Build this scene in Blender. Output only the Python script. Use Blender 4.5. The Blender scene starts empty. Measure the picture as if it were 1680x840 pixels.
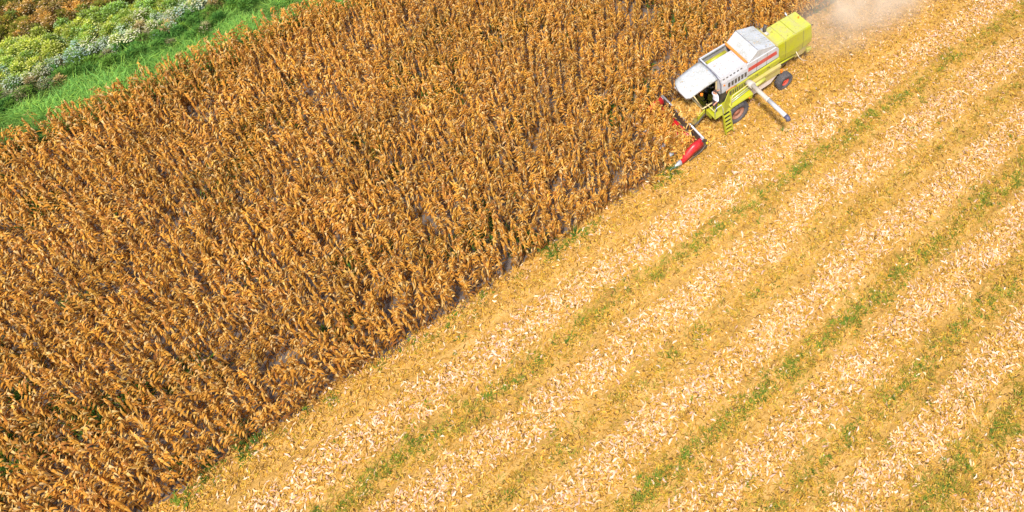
import bpy, bmesh, math, random
import numpy as np
from mathutils import Vector, Matrix

random.seed(7)
rng = np.random.default_rng(11)
scene = bpy.context.scene
COL = scene.collection
R = math.radians

# ------------------------------------------------------------------ camera
# world axes: +X the way the harvester drives, +Y its left hand side, +Z up
cam_d = bpy.data.cameras.new('camera')
cam = bpy.data.objects.new('camera', cam_d)
COL.objects.link(cam)
right = Vector((-0.78477911, 0.61977556, 0.0))
down = Vector((0.41388568, 0.52407493, -0.7443414))
fwd = Vector((-0.46132461, -0.58414358, -0.66779928))
m = Matrix.Identity(4)
for i in range(3):
    m[i][0] = right[i]; m[i][1] = -down[i]; m[i][2] = -fwd[i]
m[2][3] = 38.0
cam.matrix_world = m
cam_d.sensor_width = 36.0
cam_d.lens = 1352.03 / 1680 * 36
cam_d.shift_x = -310 / 1680
cam_d.shift_y = -477 / 1680
cam_d.clip_end = 2000
scene.cycles.volume_bounces = 6
scene.cycles.volume_step_rate = 2.0
scene.camera = cam

# ------------------------------------------------------------------ light
SUN_TO = Vector((0.36, 0.44, 1.0)).normalized()      # direction towards the sun
elev = math.asin(SUN_TO.z)
az = math.atan2(SUN_TO.x, SUN_TO.y)
world = bpy.data.worlds.new('World')
scene.world = world
world.use_nodes = True
wn = world.node_tree.nodes
sky = wn.new('ShaderNodeTexSky')
sky.sky_type = 'NISHITA'
sky.sun_disc = False
sky.sun_elevation = elev
sky.sun_rotation = az
sky.dust_density = 2.0
wn['Background'].inputs[1].default_value = 0.14
world.node_tree.links.new(sky.outputs[0], wn['Background'].inputs[0])
sun_d = bpy.data.lights.new('sun', 'SUN')
sun_d.energy = 4.2
sun_d.angle = R(7)
sun_d.color = (1.0, 0.94, 0.84)
sun = bpy.data.objects.new('sun', sun_d)
COL.objects.link(sun)
sun.rotation_euler = (-SUN_TO).to_track_quat('-Z', 'Y').to_euler()
vs = scene.view_settings
vs.view_transform = 'Standard'
vs.look = 'None'
vs.gamma = 1.0
vs.use_curve_mapping = False
vs.exposure = 0.45

# ------------------------------------------------------------------ materials
def nodes_of(name):
    mt = bpy.data.materials.new(name)
    mt.use_nodes = True
    nt = mt.node_tree
    return mt, nt, nt.nodes['Principled BSDF'], nt.nodes, nt.links

def ramp(N, stops, interp='LINEAR'):
    r = N.new('ShaderNodeValToRGB')
    e = r.color_ramp.elements
    r.color_ramp.interpolation = interp
    e[0].position, e[0].color = stops[0][0], (*stops[0][1], 1)
    e[1].position, e[1].color = stops[-1][0], (*stops[-1][1], 1)
    for p, c in stops[1:-1]:
        k = e.new(p); k.color = (*c, 1)
    return r

def noise(N, L, coord, scale, detail=4.0, rough=0.6):
    n = N.new('ShaderNodeTexNoise')
    n.inputs['Scale'].default_value = scale
    n.inputs['Detail'].default_value = detail
    n.inputs['Roughness'].default_value = rough
    L.new(coord, n.inputs['Vector'])
    return n

def paint(name, col, rough=0.4, dust=0.35, metal=0.0, dust_col=(0.36, 0.26, 0.15), chip=0.0, coat=0.15):
    mt, nt, b, N, L = nodes_of(name)
    tc = N.new('ShaderNodeTexCoord')
    n1 = noise(N, L, tc.outputs['Object'], 1.7, 6, 0.65)
    n2 = noise(N, L, tc.outputs['Object'], 17.0, 5, 0.7)
    mul = N.new('ShaderNodeMath'); mul.operation = 'MULTIPLY'
    L.new(n1.outputs['Fac'], mul.inputs[0]); L.new(n2.outputs['Fac'], mul.inputs[1])
    r = ramp(N, [(0.19, (0, 0, 0)), (0.36, (1, 1, 1))])
    L.new(mul.outputs[0], r.inputs[0])
    sc = N.new('ShaderNodeMath'); sc.operation = 'MULTIPLY'; sc.inputs[1].default_value = dust
    L.new(r.outputs[0], sc.inputs[0])
    mx = N.new('ShaderNodeMix'); mx.data_type = 'RGBA'
    mx.inputs[6].default_value = (*col, 1); mx.inputs[7].default_value = (*dust_col, 1)
    L.new(sc.outputs[0], mx.inputs[0])
    L.new(mx.outputs[2], b.inputs['Base Color'])
    rr = N.new('ShaderNodeMath'); rr.operation = 'MULTIPLY_ADD'
    rr.inputs[1].default_value = 0.5; rr.inputs[2].default_value = rough
    L.new(sc.outputs[0], rr.inputs[0]); L.new(rr.outputs[0], b.inputs['Roughness'])
    b.inputs['Metallic'].default_value = metal
    b.inputs['Coat Weight'].default_value = coat
    b.inputs['Coat Roughness'].default_value = 0.25
    return mt

def veg(name, transl=0.3, rough=0.75):
    """plant matter: colour from the mesh attribute Col with a fine blotchy grain"""
    mt, nt, b, N, L = nodes_of(name)
    at = N.new('ShaderNodeAttribute'); at.attribute_name = 'Col'
    tc = N.new('ShaderNodeTexCoord')
    n = noise(N, L, tc.outputs['Object'], 9.0, 3, 0.6)
    mr = N.new('ShaderNodeMapRange')
    mr.inputs['To Min'].default_value = 0.62; mr.inputs['To Max'].default_value = 1.38
    L.new(n.outputs['Fac'], mr.inputs['Value'])
    vm = N.new('ShaderNodeVectorMath'); vm.operation = 'SCALE'
    L.new(at.outputs['Color'], vm.inputs[0]); L.new(mr.outputs[0], vm.inputs['Scale'])
    L.new(vm.outputs[0], b.inputs['Base Color'])
    b.inputs['Roughness'].default_value = rough
    b.inputs['Specular IOR Level'].default_value = 0.25
    tr = N.new('ShaderNodeBsdfTranslucent')
    L.new(vm.outputs[0], tr.inputs['Color'])
    ms = N.new('ShaderNodeMixShader'); ms.inputs[0].default_value = transl
    L.new(b.outputs[0], ms.inputs[1]); L.new(tr.outputs[0], ms.inputs[2])
    L.new(ms.outputs[0], N['Material Output'].inputs[0])
    return mt

M = {}
M['corn'] = veg('dry_corn', 0.28)
M['litter'] = veg('husk_litter', 0.12)
M['green'] = veg('green_plants', 0.35)
M['white'] = paint('white_paint', (0.52, 0.53, 0.56), 0.35, 0.55, dust_col=(0.36, 0.31, 0.26))
M['roof'] = paint('roof_paint', (0.52, 0.53, 0.55), 0.4, 0.8, dust_col=(0.30, 0.29, 0.23))
M['lime'] = paint('lime_paint', (0.39, 0.40, 0.008), 0.38, 0.6, dust_col=(0.33, 0.27, 0.09))
M['lime2'] = paint('pale_lime_paint', (0.47, 0.48, 0.055), 0.38, 0.75, dust_col=(0.40, 0.34, 0.19))
M['dusty'] = paint('dusty_panel', (0.40, 0.34, 0.07), 0.6, 0.75, dust_col=(0.44, 0.34, 0.19))
M['skirt'] = paint('skirt_paint', (0.74, 0.66, 0.60), 0.5, 0.6, dust_col=(0.50, 0.36, 0.24))
M['red'] = paint('red_paint', (0.48, 0.008, 0.016), 0.35, 0.35, dust_col=(0.42, 0.16, 0.09))
M['stripe'] = paint('red_stripe', (0.52, 0.05, 0.045), 0.4, 0.35, dust_col=(0.55, 0.25, 0.18))
M['orange'] = paint('orange_paint', (0.78, 0.22, 0.02), 0.45, 0.3)
M['cream'] = paint('cream_frame', (0.70, 0.56, 0.28), 0.45, 0.4)
M['pipe'] = paint('auger_pipe', (0.50, 0.46, 0.41), 0.5, 0.5)
M['steel'] = paint('bare_steel', (0.60, 0.63, 0.68), 0.32, 0.25, metal=0.35)
M['dark'] = paint('dark_metal', (0.03, 0.03, 0.035), 0.5, 0.35)
M['navy'] = paint('navy_spout', (0.07, 0.07, 0.14), 0.5, 0.25)
M['rubber'] = paint('tyre_rubber', (0.055, 0.055, 0.065), 0.75, 0.55, dust_col=(0.22, 0.18, 0.16), coat=0)
M['rim'] = paint('dusty_rim', (0.36, 0.12, 0.07), 0.6, 0.7, dust_col=(0.33, 0.22, 0.15))
M['rimred'] = paint('red_rim', (0.65, 0.05, 0.03), 0.5, 0.3)
M['lamp'] = paint('amber_lens', (0.9, 0.22, 0.02), 0.2, 0.05)
M['yellow'] = paint('yellow_lens', (0.85, 0.5, 0.02), 0.3, 0.1)
M['seat'] = paint('seat_cloth', (0.05, 0.06, 0.05), 0.8, 0.2)
M['cable'] = paint('pale_cable', (0.7, 0.62, 0.5), 0.6, 0.2)
M['shirt'] = paint('pale_shirt', (0.72, 0.72, 0.80), 0.85, 0.1, coat=0)
M['trousers'] = paint('dark_trousers', (0.05, 0.035, 0.06), 0.85, 0.2, coat=0)
M['skin'] = paint('skin', (0.55, 0.26, 0.16), 0.55, 0.0, coat=0)
M['hair'] = paint('brown_hair', (0.06, 0.025, 0.02), 0.6, 0.0, coat=0)

def glass_mat():
    mt, nt, b, N, L = nodes_of('cab_glass')
    b.inputs['Base Color'].default_value = (0.35, 0.55, 0.42, 1)
    b.inputs['Roughness'].default_value = 0.05
    tr = N.new('ShaderNodeBsdfTransparent'); tr.inputs[0].default_value = (0.42, 0.60, 0.50, 1)
    gl = N.new('ShaderNodeBsdfGlossy'); gl.inputs['Roughness'].default_value = 0.04
    fr = N.new('ShaderNodeFresnel'); fr.inputs[0].default_value = 1.5
    ms = N.new('ShaderNodeMixShader')
    L.new(fr.outputs[0], ms.inputs[0]); L.new(tr.outputs[0], ms.inputs[1]); L.new(gl.outputs[0], ms.inputs[2])
    L.new(ms.outputs[0], N['Material Output'].inputs[0])
    return mt
M['glass'] = glass_mat()

def soil_mat():
    mt, nt, b, N, L = nodes_of('grey_soil')
    tc = N.new('ShaderNodeTexCoord')
    n1 = noise(N, L, tc.outputs['Object'], 0.9, 8, 0.7)
    n2 = noise(N, L, tc.outputs['Object'], 11.0, 6, 0.7)
    r = ramp(N, [(0.30, (0.07, 0.05, 0.04)), (0.5, (0.125, 0.097, 0.082)), (0.72, (0.21, 0.17, 0.15))])
    mx = N.new('ShaderNodeMath'); mx.operation = 'MULTIPLY_ADD'; mx.inputs[1].default_value = 0.5
    L.new(n2.outputs['Fac'], mx.inputs[0])
    h = N.new('ShaderNodeMath'); h.operation = 'MULTIPLY'; h.inputs[1].default_value = 0.5
    L.new(n1.outputs['Fac'], h.inputs[0]); L.new(h.outputs[0], mx.inputs[2])
    L.new(mx.outputs[0], r.inputs[0]); L.new(r.outputs[0], b.inputs['Base Color'])
    b.inputs['Roughness'].default_value = 0.95
    bp = N.new('ShaderNodeBump'); bp.inputs['Strength'].default_value = 0.6; bp.inputs['Distance'].default_value = 0.08
    L.new(n2.outputs['Fac'], bp.inputs['Height']); L.new(bp.outputs[0], b.inputs['Normal'])
    return mt
M['soil'] = soil_mat()

def stubble_mat():
    """trodden straw: golden tan with mottling drawn out along the rows"""
    mt, nt, b, N, L = nodes_of('trodden_straw')
    tc = N.new('ShaderNodeTexCoord')
    mp = N.new('ShaderNodeMapping'); mp.inputs['Scale'].default_value = (0.35, 1.6, 1)
    L.new(tc.outputs['Object'], mp.inputs[0])
    n1 = noise(N, L, mp.outputs[0], 0.9, 7, 0.65)
    mp2 = N.new('ShaderNodeMapping'); mp2.inputs['Scale'].default_value = (0.45, 1.0, 1)
    L.new(tc.outputs['Object'], mp2.inputs[0])
    n2 = noise(N, L, mp2.outputs[0], 22.0, 6, 0.75)
    add = N.new('ShaderNodeMath'); add.operation = 'MULTIPLY_ADD'; add.inputs[1].default_value = 0.55
    L.new(n2.outputs['Fac'], add.inputs[0])
    h = N.new('ShaderNodeMath'); h.operation = 'MULTIPLY'; h.inputs[1].default_value = 0.45
    L.new(n1.outputs['Fac'], h.inputs[0]); L.new(h.outputs[0], add.inputs[2])
    r = ramp(N, [(0.34, (0.15, 0.075, 0.015)), (0.45, (0.36, 0.195, 0.034)), (0.54, (0.53, 0.30, 0.072)), (0.66, (0.68, 0.42, 0.16))])
    L.new(add.outputs[0], r.inputs[0]); L.new(r.outputs[0], b.inputs['Base Color'])
    b.inputs['Roughness'].default_value = 0.9
    bp = N.new('ShaderNodeBump'); bp.inputs['Strength'].default_value = 0.7; bp.inputs['Distance'].default_value = 0.05
    L.new(n2.outputs['Fac'], bp.inputs['Height']); L.new(bp.outputs[0], b.inputs['Normal'])
    return mt
M['stubble'] = stubble_mat()

# ------------------------------------------------------------------ helpers
def tag(o, label=None, cat=None, group=None, kind=None):
    if label: o['label'] = label
    if cat: o['category'] = cat
    if group: o['group'] = group
    if kind: o['kind'] = kind
    return o

def link(name, me, parent=None, loc=(0, 0, 0)):
    o = bpy.data.objects.new(name, me)
    COL.objects.link(o)
    o.location = loc
    if parent: o.parent = parent
    return o

def big_mesh(name, V, F, C, mat, smooth=False):
    """numpy verts (n,3), quads (m,4), colours (n,3) -> mesh"""
    me = bpy.data.meshes.new(name)
    n, k = len(V), len(F)
    me.vertices.add(n); me.vertices.foreach_set('co', np.ascontiguousarray(V, dtype=np.float32).ravel())
    me.loops.add(k * 4); me.loops.foreach_set('vertex_index', np.ascontiguousarray(F, dtype=np.int32).ravel())
    me.polygons.add(k)
    me.polygons.foreach_set('loop_start', np.arange(0, k * 4, 4, dtype=np.int32))
    me.polygons.foreach_set('loop_total', np.full(k, 4, dtype=np.int32))
    if C is not None:
        a = me.attributes.new('Col', 'FLOAT_COLOR', 'POINT')
        c4 = np.ones((n, 4), dtype=np.float32); c4[:, :3] = C
        a.data.foreach_set('color', c4.ravel())
    me.update(calc_edges=True)
    if smooth: me.polygons.foreach_set('use_smooth', np.ones(k, dtype=bool))
    me.materials.append(mat)
    return me

class Acc:
    """collects many transformed copies of small quad meshes into one"""
    def __init__(s): s.V = []; s.F = []; s.C = []; s.n = 0
    def add(s, V, F, C):
        s.V.append(V); s.F.append(F + s.n); s.C.append(C); s.n += len(V)
    def scatter(s, var, T, P, tint):
        """var=(V,F,C), T (k,3,3) matrices, P (k,3) places, tint (k,3)"""
        V, F, C = var
        k, n = len(P), len(V)
        if k == 0: return
        W = np.einsum('kij,nj->kni', T, V) + P[:, None, :]
        CC = C[None, :, :] * tint[:, None, :]
        FF = F[None, :, :] + (np.arange(k) * n)[:, None, None]
        s.add(W.reshape(-1, 3), FF.reshape(-1, 4), np.clip(CC, 0, 0.9).reshape(-1, 3))
    def mesh(s, name, mat, smooth=False):
        return big_mesh(name, np.concatenate(s.V), np.concatenate(s.F), np.concatenate(s.C), mat, smooth)

def rotz(a):
    c, s_ = np.cos(a), np.sin(a); o = np.zeros((len(a), 3, 3))
    o[:, 0, 0] = c; o[:, 0, 1] = -s_; o[:, 1, 0] = s_; o[:, 1, 1] = c; o[:, 2, 2] = 1
    return o

def tiltm(ax, ang):
    """rotation by ang about the horizontal axis with azimuth ax"""
    x, y = np.cos(ax), np.sin(ax); c, s_ = np.cos(ang), np.sin(ang); t = 1 - c
    o = np.zeros((len(ax), 3, 3))
    o[:, 0, 0] = t * x * x + c; o[:, 0, 1] = t * x * y; o[:, 0, 2] = s_ * y
    o[:, 1, 0] = t * x * y; o[:, 1, 1] = t * y * y + c; o[:, 1, 2] = -s_ * x
    o[:, 2, 0] = -s_ * y; o[:, 2, 1] = s_ * x; o[:, 2, 2] = c
    return o

_ng = np.random.default_rng(5)
_tabs = [_ng.random((256, 256)) for _ in range(6)]
def vnoise(x, y, s, t=0):
    """smooth value noise 0..1, cell size s metres"""
    T = _tabs[t]; u = x / s + 500; v = y / s + 500
    i = np.floor(u).astype(int); j = np.floor(v).astype(int); fu = u - i; fv = v - j
    fu = fu * fu * (3 - 2 * fu); fv = fv * fv * (3 - 2 * fv)
    g = lambda a, b: T[a % 256, b % 256]
    return (g(i, j) * (1 - fu) + g(i + 1, j) * fu) * (1 - fv) + (g(i, j + 1) * (1 - fu) + g(i + 1, j + 1) * fu) * fv

# image position of world points (only used to leave out what no view can show)
CR = np.array([right, down, fwd])
def pix(P):
    q = (P - np.array([0, 0, 38.0])) @ CR.T
    return 1150 + 1352.03 * q[:, 0] / q[:, 2], -57 + 1352.03 * q[:, 1] / q[:, 2]
def near_view(P, mrg=170):
    u, v = pix(P)
    return (u > -mrg) & (u < 1680 + mrg) & (v > -mrg) & (v < 840 + mrg)

# ------------------------------------------------------------------ the setting
EDGE = -21.02          # edge of the standing corn
CUT = -24.92           # edge behind the header
FRONT = -16.3          # how far back the standing rows reach inside the header
GREEN0 = -44.75         # corn ends, green verge begins

def sheet(name, x0, x1, y0, y1, z, mat):
    me = bpy.data.meshes.new(name)
    me.from_pydata([(x0, y0, z), (x1, y0, z), (x1, y1, z), (x0, y1, z)], [], [(0, 1, 2, 3)])
    me.materials.append(mat)
    return tag(link(name, me), kind='structure')
sheet('ground', -400, 400, -400, 400, 0.0, M['soil'])

BANDS = np.array([-18.5, -14.9, -11.4, -7.75, -4.1, -0.7, 2.9, 6.5, 10.1])
MID = {-16.85: 0.62, -13.1: 0.10, -9.5: 0.95, -5.9: 0.45, -2.2: 1.0, 1.1: 0.5, 4.7: 0.7, 8.3: 0.6}
def band_phi(y):
    d = np.abs(y[:, None] - BANDS[None, :])
    i = d.argmin(1)
    return y - BANDS[i]
def ground_z(y):
    phi = band_phi(y)
    z = 0.012 + 0.05 * np.exp(-(phi / 0.7) ** 2) + 0.015 * np.cos(y * 2 * np.pi / 0.72)
    for k, s in MID.items(): z += 0.05 * s * np.exp(-((y - k) / 0.4) ** 2)
    t = np.clip((y + 20.6) / 1.2, 0, 1)
    return 0.012 * (1 - t) + z * t

ys = np.concatenate([[CUT - 0.02], np.arange(-24.6, 12.0, 0.12), [60.0]])
zs = ground_z(ys); zs[0] = 0.004; zs[-1] = 0.02
V, F = [], []
for xx in (-300.0, 300.0):
    V += [(xx, y, z) for y, z in zip(ys, zs)]
n = len(ys)
# the uncut rows in front of the header stay bare soil: the sheet starts behind it
F = []
V = []
for (y, z) in zip(ys, zs):
    xr = 300.0 if y > EDGE + 0.10 else -14.9
    V += [(-300.0, y, z), (xr, y, z)]
for i in range(n - 1):
    F.append((2 * i, 2 * i + 1, 2 * i + 3, 2 * i + 2))
# ragged margin against the corn
ya = ys[ys > EDGE + 0.10].min(); za = float(ground_z(np.array([ya]))[0])
xe = np.arange(-14.9, 40.0, 0.13)
ye = EDGE - 0.34 + 0.55 * (vnoise(xe, xe * 0, .9, 1) - .6) + 0.45 * (vnoise(xe, xe * 0, .28, 2) - .5)
b0 = len(V)
for a_, b_ in zip(xe, ye): V += [(a_, ya, za), (a_, min(b_, ya - .05), 0.004)]
for i in range(len(xe) - 1): F.append((b0 + 2 * i, b0 + 2 * i + 1, b0 + 2 * i + 3, b0 + 2 * i + 2))
me = bpy.data.meshes.new('stubble_field')
me.from_pydata(V, [], F); me.materials.append(M['stubble'])
tag(link('stubble_field', me), kind='structure')

# ------------------------------------------------------------------ corn plants
def ribbon(base, azm, length, width, a0, a1, nseg, twist, col0, col1, bend=1.0, side=0.0):
    """a drooping leaf: starts at angle a0 above level and bends to a1"""
    d = np.array([math.cos(azm), math.sin(azm), 0.0]); sd = np.array([-math.sin(azm), math.cos(azm), 0.0])
    prof = [0.55, 1.0, 0.95, 0.7, 0.35, 0.12] if nseg >= 5 else ([0.6, 1.0, 0.85, 0.5, 0.10] if nseg == 4 else [0.6, 1.0, 0.7, 0.12])
    p = np.array(base, float); V = []; C = []
    for i in range(nseg + 1):
        t = i / nseg
        a = a0 + (a1 - a0) * (t ** bend)
        tw = twist * t
        up = -math.sin(a) * d + math.cos(a) * np.array([0, 0, 1.0])
        w = (math.cos(tw) * sd + math.sin(tw) * up) * width * prof[i] * 0.5
        V += [p - w, p + w]
        c = np.array(col0) * (1 - t) + np.array(col1) * t
        C += [c, c]
        ds = length / nseg
        p = p + ds * (math.cos(a) * d + math.sin(a) * np.array([0, 0, 1.0])) + sd * side * ds * t
    F = [(2 * i, 2 * i + 1, 2 * i + 3, 2 * i + 2) for i in range(nseg)]
    return np.array(V), np.array(F), np.array(C)

def spindle(p0, p1, radii, k, col0, col1):
    """quad tube from p0 to p1 with the given radii"""
    p0 = np.array(p0, float); p1 = np.array(p1, float); ax = p1 - p0
    ref = np.array([1.0, 0, 0]) if abs(ax[0]) < 0.8 * np.linalg.norm(ax) else np.array([0, 1.0, 0])
    u = np.cross(ax, ref); u /= np.linalg.norm(u); v = np.cross(ax, u); v /= np.linalg.norm(v)
    V, F, C = [], [], []
    m_ = len(radii)
    for i, r in enumerate(radii):
        t = i / (m_ - 1)
        for j in range(k):
            a = 2 * math.pi * j / k
            V.append(p0 + ax * t + r * (math.cos(a) * u + math.sin(a) * v))
            C.append(np.array(col0) * (1 - t) + np.array(col1) * t)
    for i in range(m_ - 1):
        for j in range(k):
            F.append((i * k + j, i * k + (j + 1) % k, (i + 1) * k + (j + 1) % k, (i + 1) * k + j))
    return np.array(V), np.array(F), np.array(C)

def join(parts):
    V, F, C, n = [], [], [], 0
    for v, f, c in parts:
        V.append(v); F.append(f + n); C.append(c); n += len(v)
    return np.concatenate(V), np.concatenate(F), np.concatenate(C)

TAN = np.array((0.67, 0.36, 0.066)); ORA = np.array((0.61, 0.275, 0.036)); BRN = np.array((0.25, 0.10, 0.018)); PALE = np.array((0.80, 0.54, 0.20))
def corn_variant(r):
    H = r.uniform(1.80, 2.25)
    az0 = r.uniform(0, 6.28)
    P = []
    bx, by = r.uniform(-.06, .06), r.uniform(-.06, .06)
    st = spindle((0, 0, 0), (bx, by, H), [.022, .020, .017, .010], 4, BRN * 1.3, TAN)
    P.append(('stalk', st))
    nl = r.randint(12, 14)
    for i in range(nl):
        t = 0.20 + 0.79 * (i / (nl - 1)) ** .62
        z = H * t
        a = az0 + math.pi * i + r.uniform(-.6, .6)
        low = t < 0.55
        L_ = r.uniform(.34, .52) if low else r.uniform(.36, .62) * (1.15 - 0.40 * t)
        kind = r.random()
        if kind < 0.82:                      # folded and hanging along the stalk
            a0, a1, bd = r.uniform(.75, 1.3), r.uniform(-1.57, -1.42), r.uniform(.20, .38)
        elif kind < 0.91:                    # arching out
            a0, a1, bd = r.uniform(.7, 1.2), r.uniform(-1.2, -.3), 1.0
        else:                                # stiff, broken upward
            a0, a1, bd = r.uniform(.9, 1.35), r.uniform(.2, .9), 1.0
        c = [TAN, ORA, TAN * .85, BRN * 1.5, ORA * .8, PALE * .8, ORA, TAN][r.randrange(8)]
        if low: c = c * (BRN / TAN + .45) * .72  # lower leaves darkened: shade between the plants put into their colour
        c2 = c * r.uniform(.8, 1.35)
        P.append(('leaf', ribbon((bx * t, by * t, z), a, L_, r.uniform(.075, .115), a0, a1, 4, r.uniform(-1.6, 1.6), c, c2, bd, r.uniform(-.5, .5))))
    ne = 1 if r.random() < 0.8 else 2
    for e in range(ne):
        z = H * r.uniform(.42, .6); a = az0 + r.uniform(-1, 1) + e * 3
        dx, dy = math.cos(a), math.sin(a)
        down_ = r.random() < .65
        p0 = (bx * .5 + dx * .03, by * .5 + dy * .03, z)
        p1 = (dx * .14, dy * .14, z - .20) if down_ else (dx * .16, dy * .16, z + .16)
        P.append(('ear', spindle(p0, p1, [.018, .042, .040, .010], 5, PALE * .95, PALE * 1.1)))
    for k in range(3):
        a = r.uniform(0, 6.28)
        P.append(('tassel', ribbon((bx, by, H - .02), a, r.uniform(.16, .30), .028, r.uniform(.6, 1.4), r.uniform(-.6, .6), 3, 1.0, PALE, TAN)))
    return P
crand = random.Random(3)
CORN = [corn_variant(crand) for _ in range(12)]
CORN_J = [join([p for _, p in v]) for v in CORN]

pts = []
row0 = EDGE - 0.40
k = 0
while row0 - 0.72 * k > GREEN0 + 0.2:
    y = row0 - 0.72 * k
    x = -60.0
    xs = np.cumsum(rng.uniform(0.17, 0.27, 700)) - 60.0
    xs = xs[xs < 26]
    pts.append(np.stack([xs + rng.normal(0, .02, len(xs)), y + rng.normal(0, .05, len(xs)), np.full(len(xs), k)], 1))
    k += 1
pts = np.concatenate(pts)
x, y = pts[:, 0], pts[:, 1]
keep = ~((y > CUT + 0.02) & (x < FRONT + rng.uniform(-.45, .35, len(x))))
keep &= ~((pts[:, 2] == 0) & (x < -14.7) & (x > -15.7))      # knocked down by the near divider
# thin spots where bare soil shows
th = vnoise(x, y, 1.3, 0) * 0.6 + vnoise(x, y, .5, 1) * 0.4
keep &= ~((th < 0.22) & (rng.random(len(x)) < 0.85))
keep &= rng.random(len(x)) > 0.03
P0 = np.stack([x, y, np.zeros(len(x))], 1)
keep &= near_view(P0) | near_view(P0 + [0, 0, 2.0])
pts = pts[keep]; P0 = P0[keep]
nC = len(pts)
vidx = rng.integers(0, len(CORN), nC)
yaw = rng.uniform(0, 2 * np.pi, nC)
scl = rng.uniform(0.84, 1.02, nC) * (0.92 + 0.16 * vnoise(P0[:, 0], P0[:, 1], 3.0, 2))
lean_a = rng.uniform(0, 2 * np.pi, nC)
lean = np.abs(rng.normal(0, 0.055, nC)); lean[rng.random(nC) < 0.03] += 0.5
tone = 0.84 + 0.30 * vnoise(P0[:, 0], P0[:, 1], 2.2, 3) + rng.normal(0, .12, nC)
tint = np.stack([tone, tone * (0.97 + .06 * rng.random(nC)), tone * (0.85 + .35 * rng.random(nC))], 1)
T = np.einsum('kij,kjl->kil', tiltm(lean_a, lean), rotz(yaw)) * scl[:, None, None]

# the 300 plants that show largest stand as single things
u, v = pix(P0 + [0, 0, 1.0])
vis = (u > 12) & (u < 1668) & (v > 5) & (v < 828)
dist = np.linalg.norm(P0 - np.array([0, 0, 38.0]), axis=1)
order = np.argsort(np.where(vis, dist, 1e9))
single = np.zeros(nC, bool); single[order[:300]] = True

acc = Acc()
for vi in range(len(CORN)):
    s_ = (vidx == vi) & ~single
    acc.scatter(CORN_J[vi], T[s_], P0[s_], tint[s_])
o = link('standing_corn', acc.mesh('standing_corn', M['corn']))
tag(o, 'dense golden brown mass of dry standing corn filling the upper left field', 'corn', kind='stuff')

facc = Acc()
nn = 52000
P = np.stack([rng.uniform(-42, 18, nn), rng.uniform(GREEN0, EDGE, nn), np.full(nn, .004)], 1)
P = P[near_view(P, 40) & ~((P[:, 1] > CUT) & (P[:, 0] < -16))]
nn = len(P)
Tm = np.einsum('kij,kjl->kil', tiltm(rng.uniform(0, 6.28, nn), np.abs(rng.normal(0, .3, nn))), rotz(rng.uniform(0, 6.28, nn))) * rng.uniform(1.0, 2.0, nn)[:, None, None]
frr = random.Random(77)
FALL = [ribbon((0, 0, .01), 0, frr.uniform(.16, .3), frr.uniform(.03, .06), frr.uniform(-.1, .5), frr.uniform(-.5, .1), 3, frr.uniform(-1, 1), BRN * 1.3, TAN * .8, 1.0, frr.uniform(-.6, .6)) for _ in range(6)]
vi = rng.integers(0, 6, nn); tt = rng.uniform(.5, 1.2, (nn, 1)) * np.ones((1, 3))
for j in range(6): facc.scatter(FALL[j], Tm[vi == j], P[vi == j], tt[vi == j])
tag(link('fallen_leaves', facc.mesh('fallen_leaves', M['corn'])), 'brown fallen leaves lying on the soil under the corn', 'leaves', kind='stuff')

part_me = []
for vi, var in enumerate(CORN):
    lst = []
    for nm, (v_, f_, c_) in var:
        lst.append((nm, big_mesh('corn_' + nm, v_, f_, c_, M['corn'])))
    part_me.append(lst)
ORD = ['outermost', 'second', 'third', 'fourth', 'fifth', 'sixth', 'seventh', 'eighth', 'ninth', 'tenth', 'eleventh', 'twelfth', 'thirteenth']
for i in np.nonzero(single)[0]:
    rt = bpy.data.objects.new('corn_plant', None); COL.objects.link(rt)
    rt.empty_display_size = 0.2
    mm = Matrix(T[i].tolist()).to_4x4(); mm.translation = Vector(P0[i].tolist())
    rt.matrix_world = mm
    rk = int(pts[i, 2])
    tag(rt, 'dry brown corn plant in the %s row from the stubble, near the bottom edge' % ORD[min(rk, 12)], 'corn plant',
        'corn plants of the %s row' % ORD[min(rk, 12)])
    for nm, me_ in part_me[vidx[i]]:
        c = bpy.data.objects.new(nm, me_); COL.objects.link(c); c.parent = rt

# ------------------------------------------------------------------ litter on the stubble
def litter_variant(r, length, width):
    a = r.uniform(-.5, .9)
    pts_ = []
    p = np.array([-length / 2, 0, 0.012]); ang = a
    V, C = [], []
    curl = r.uniform(-.8, .8); hd = 0.0
    for i in range(3):
        w = width * [0.6, 1.0, 0.45][i] / 2
        nrm = np.array([-math.sin(hd), math.cos(hd), r.uniform(-.5, .5)])
        V += [p - nrm * w, p + nrm * w]
        p = p + np.array([math.cos(ang) * math.cos(hd), math.cos(ang) * math.sin(hd), math.sin(ang)]) * length / 2
        ang -= a * 1.6; hd += curl
    V = np.array(V); V[:, 2] -= V[:, 2].min() - 0.006
    return V, np.array([(0, 1, 3, 2), (2, 3, 5, 4)]), np.ones((6, 3)) * np.array([.9, 1.0, 1.1, 1.0, .95, .9])[:, None]
lr = random.Random(21)
FLAKE = [litter_variant(lr, lr.uniform(.15, .28), lr.uniform(.042, .075)) for _ in range(10)]
SHRED = [litter_variant(lr, lr.uniform(.12, .30), lr.uniform(.022, .048)) for _ in range(10)]

def stub_area(nn, x0=-46, x1=20, y0=CUT, y1=3.0):
    x = rng.uniform(x0, x1, nn); y = rng.uniform(y0, y1, nn)
    ok = (y > EDGE - 0.50 + 0.5 * (vnoise(x, y, .8, 4) - .5)) | (x < -15.2)
    P = np.stack([x, y, np.zeros(nn)], 1)
    ok &= near_view(P, 120)
    return P[ok]
AREA = (20 + 46) * (3.0 - CUT)

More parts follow.
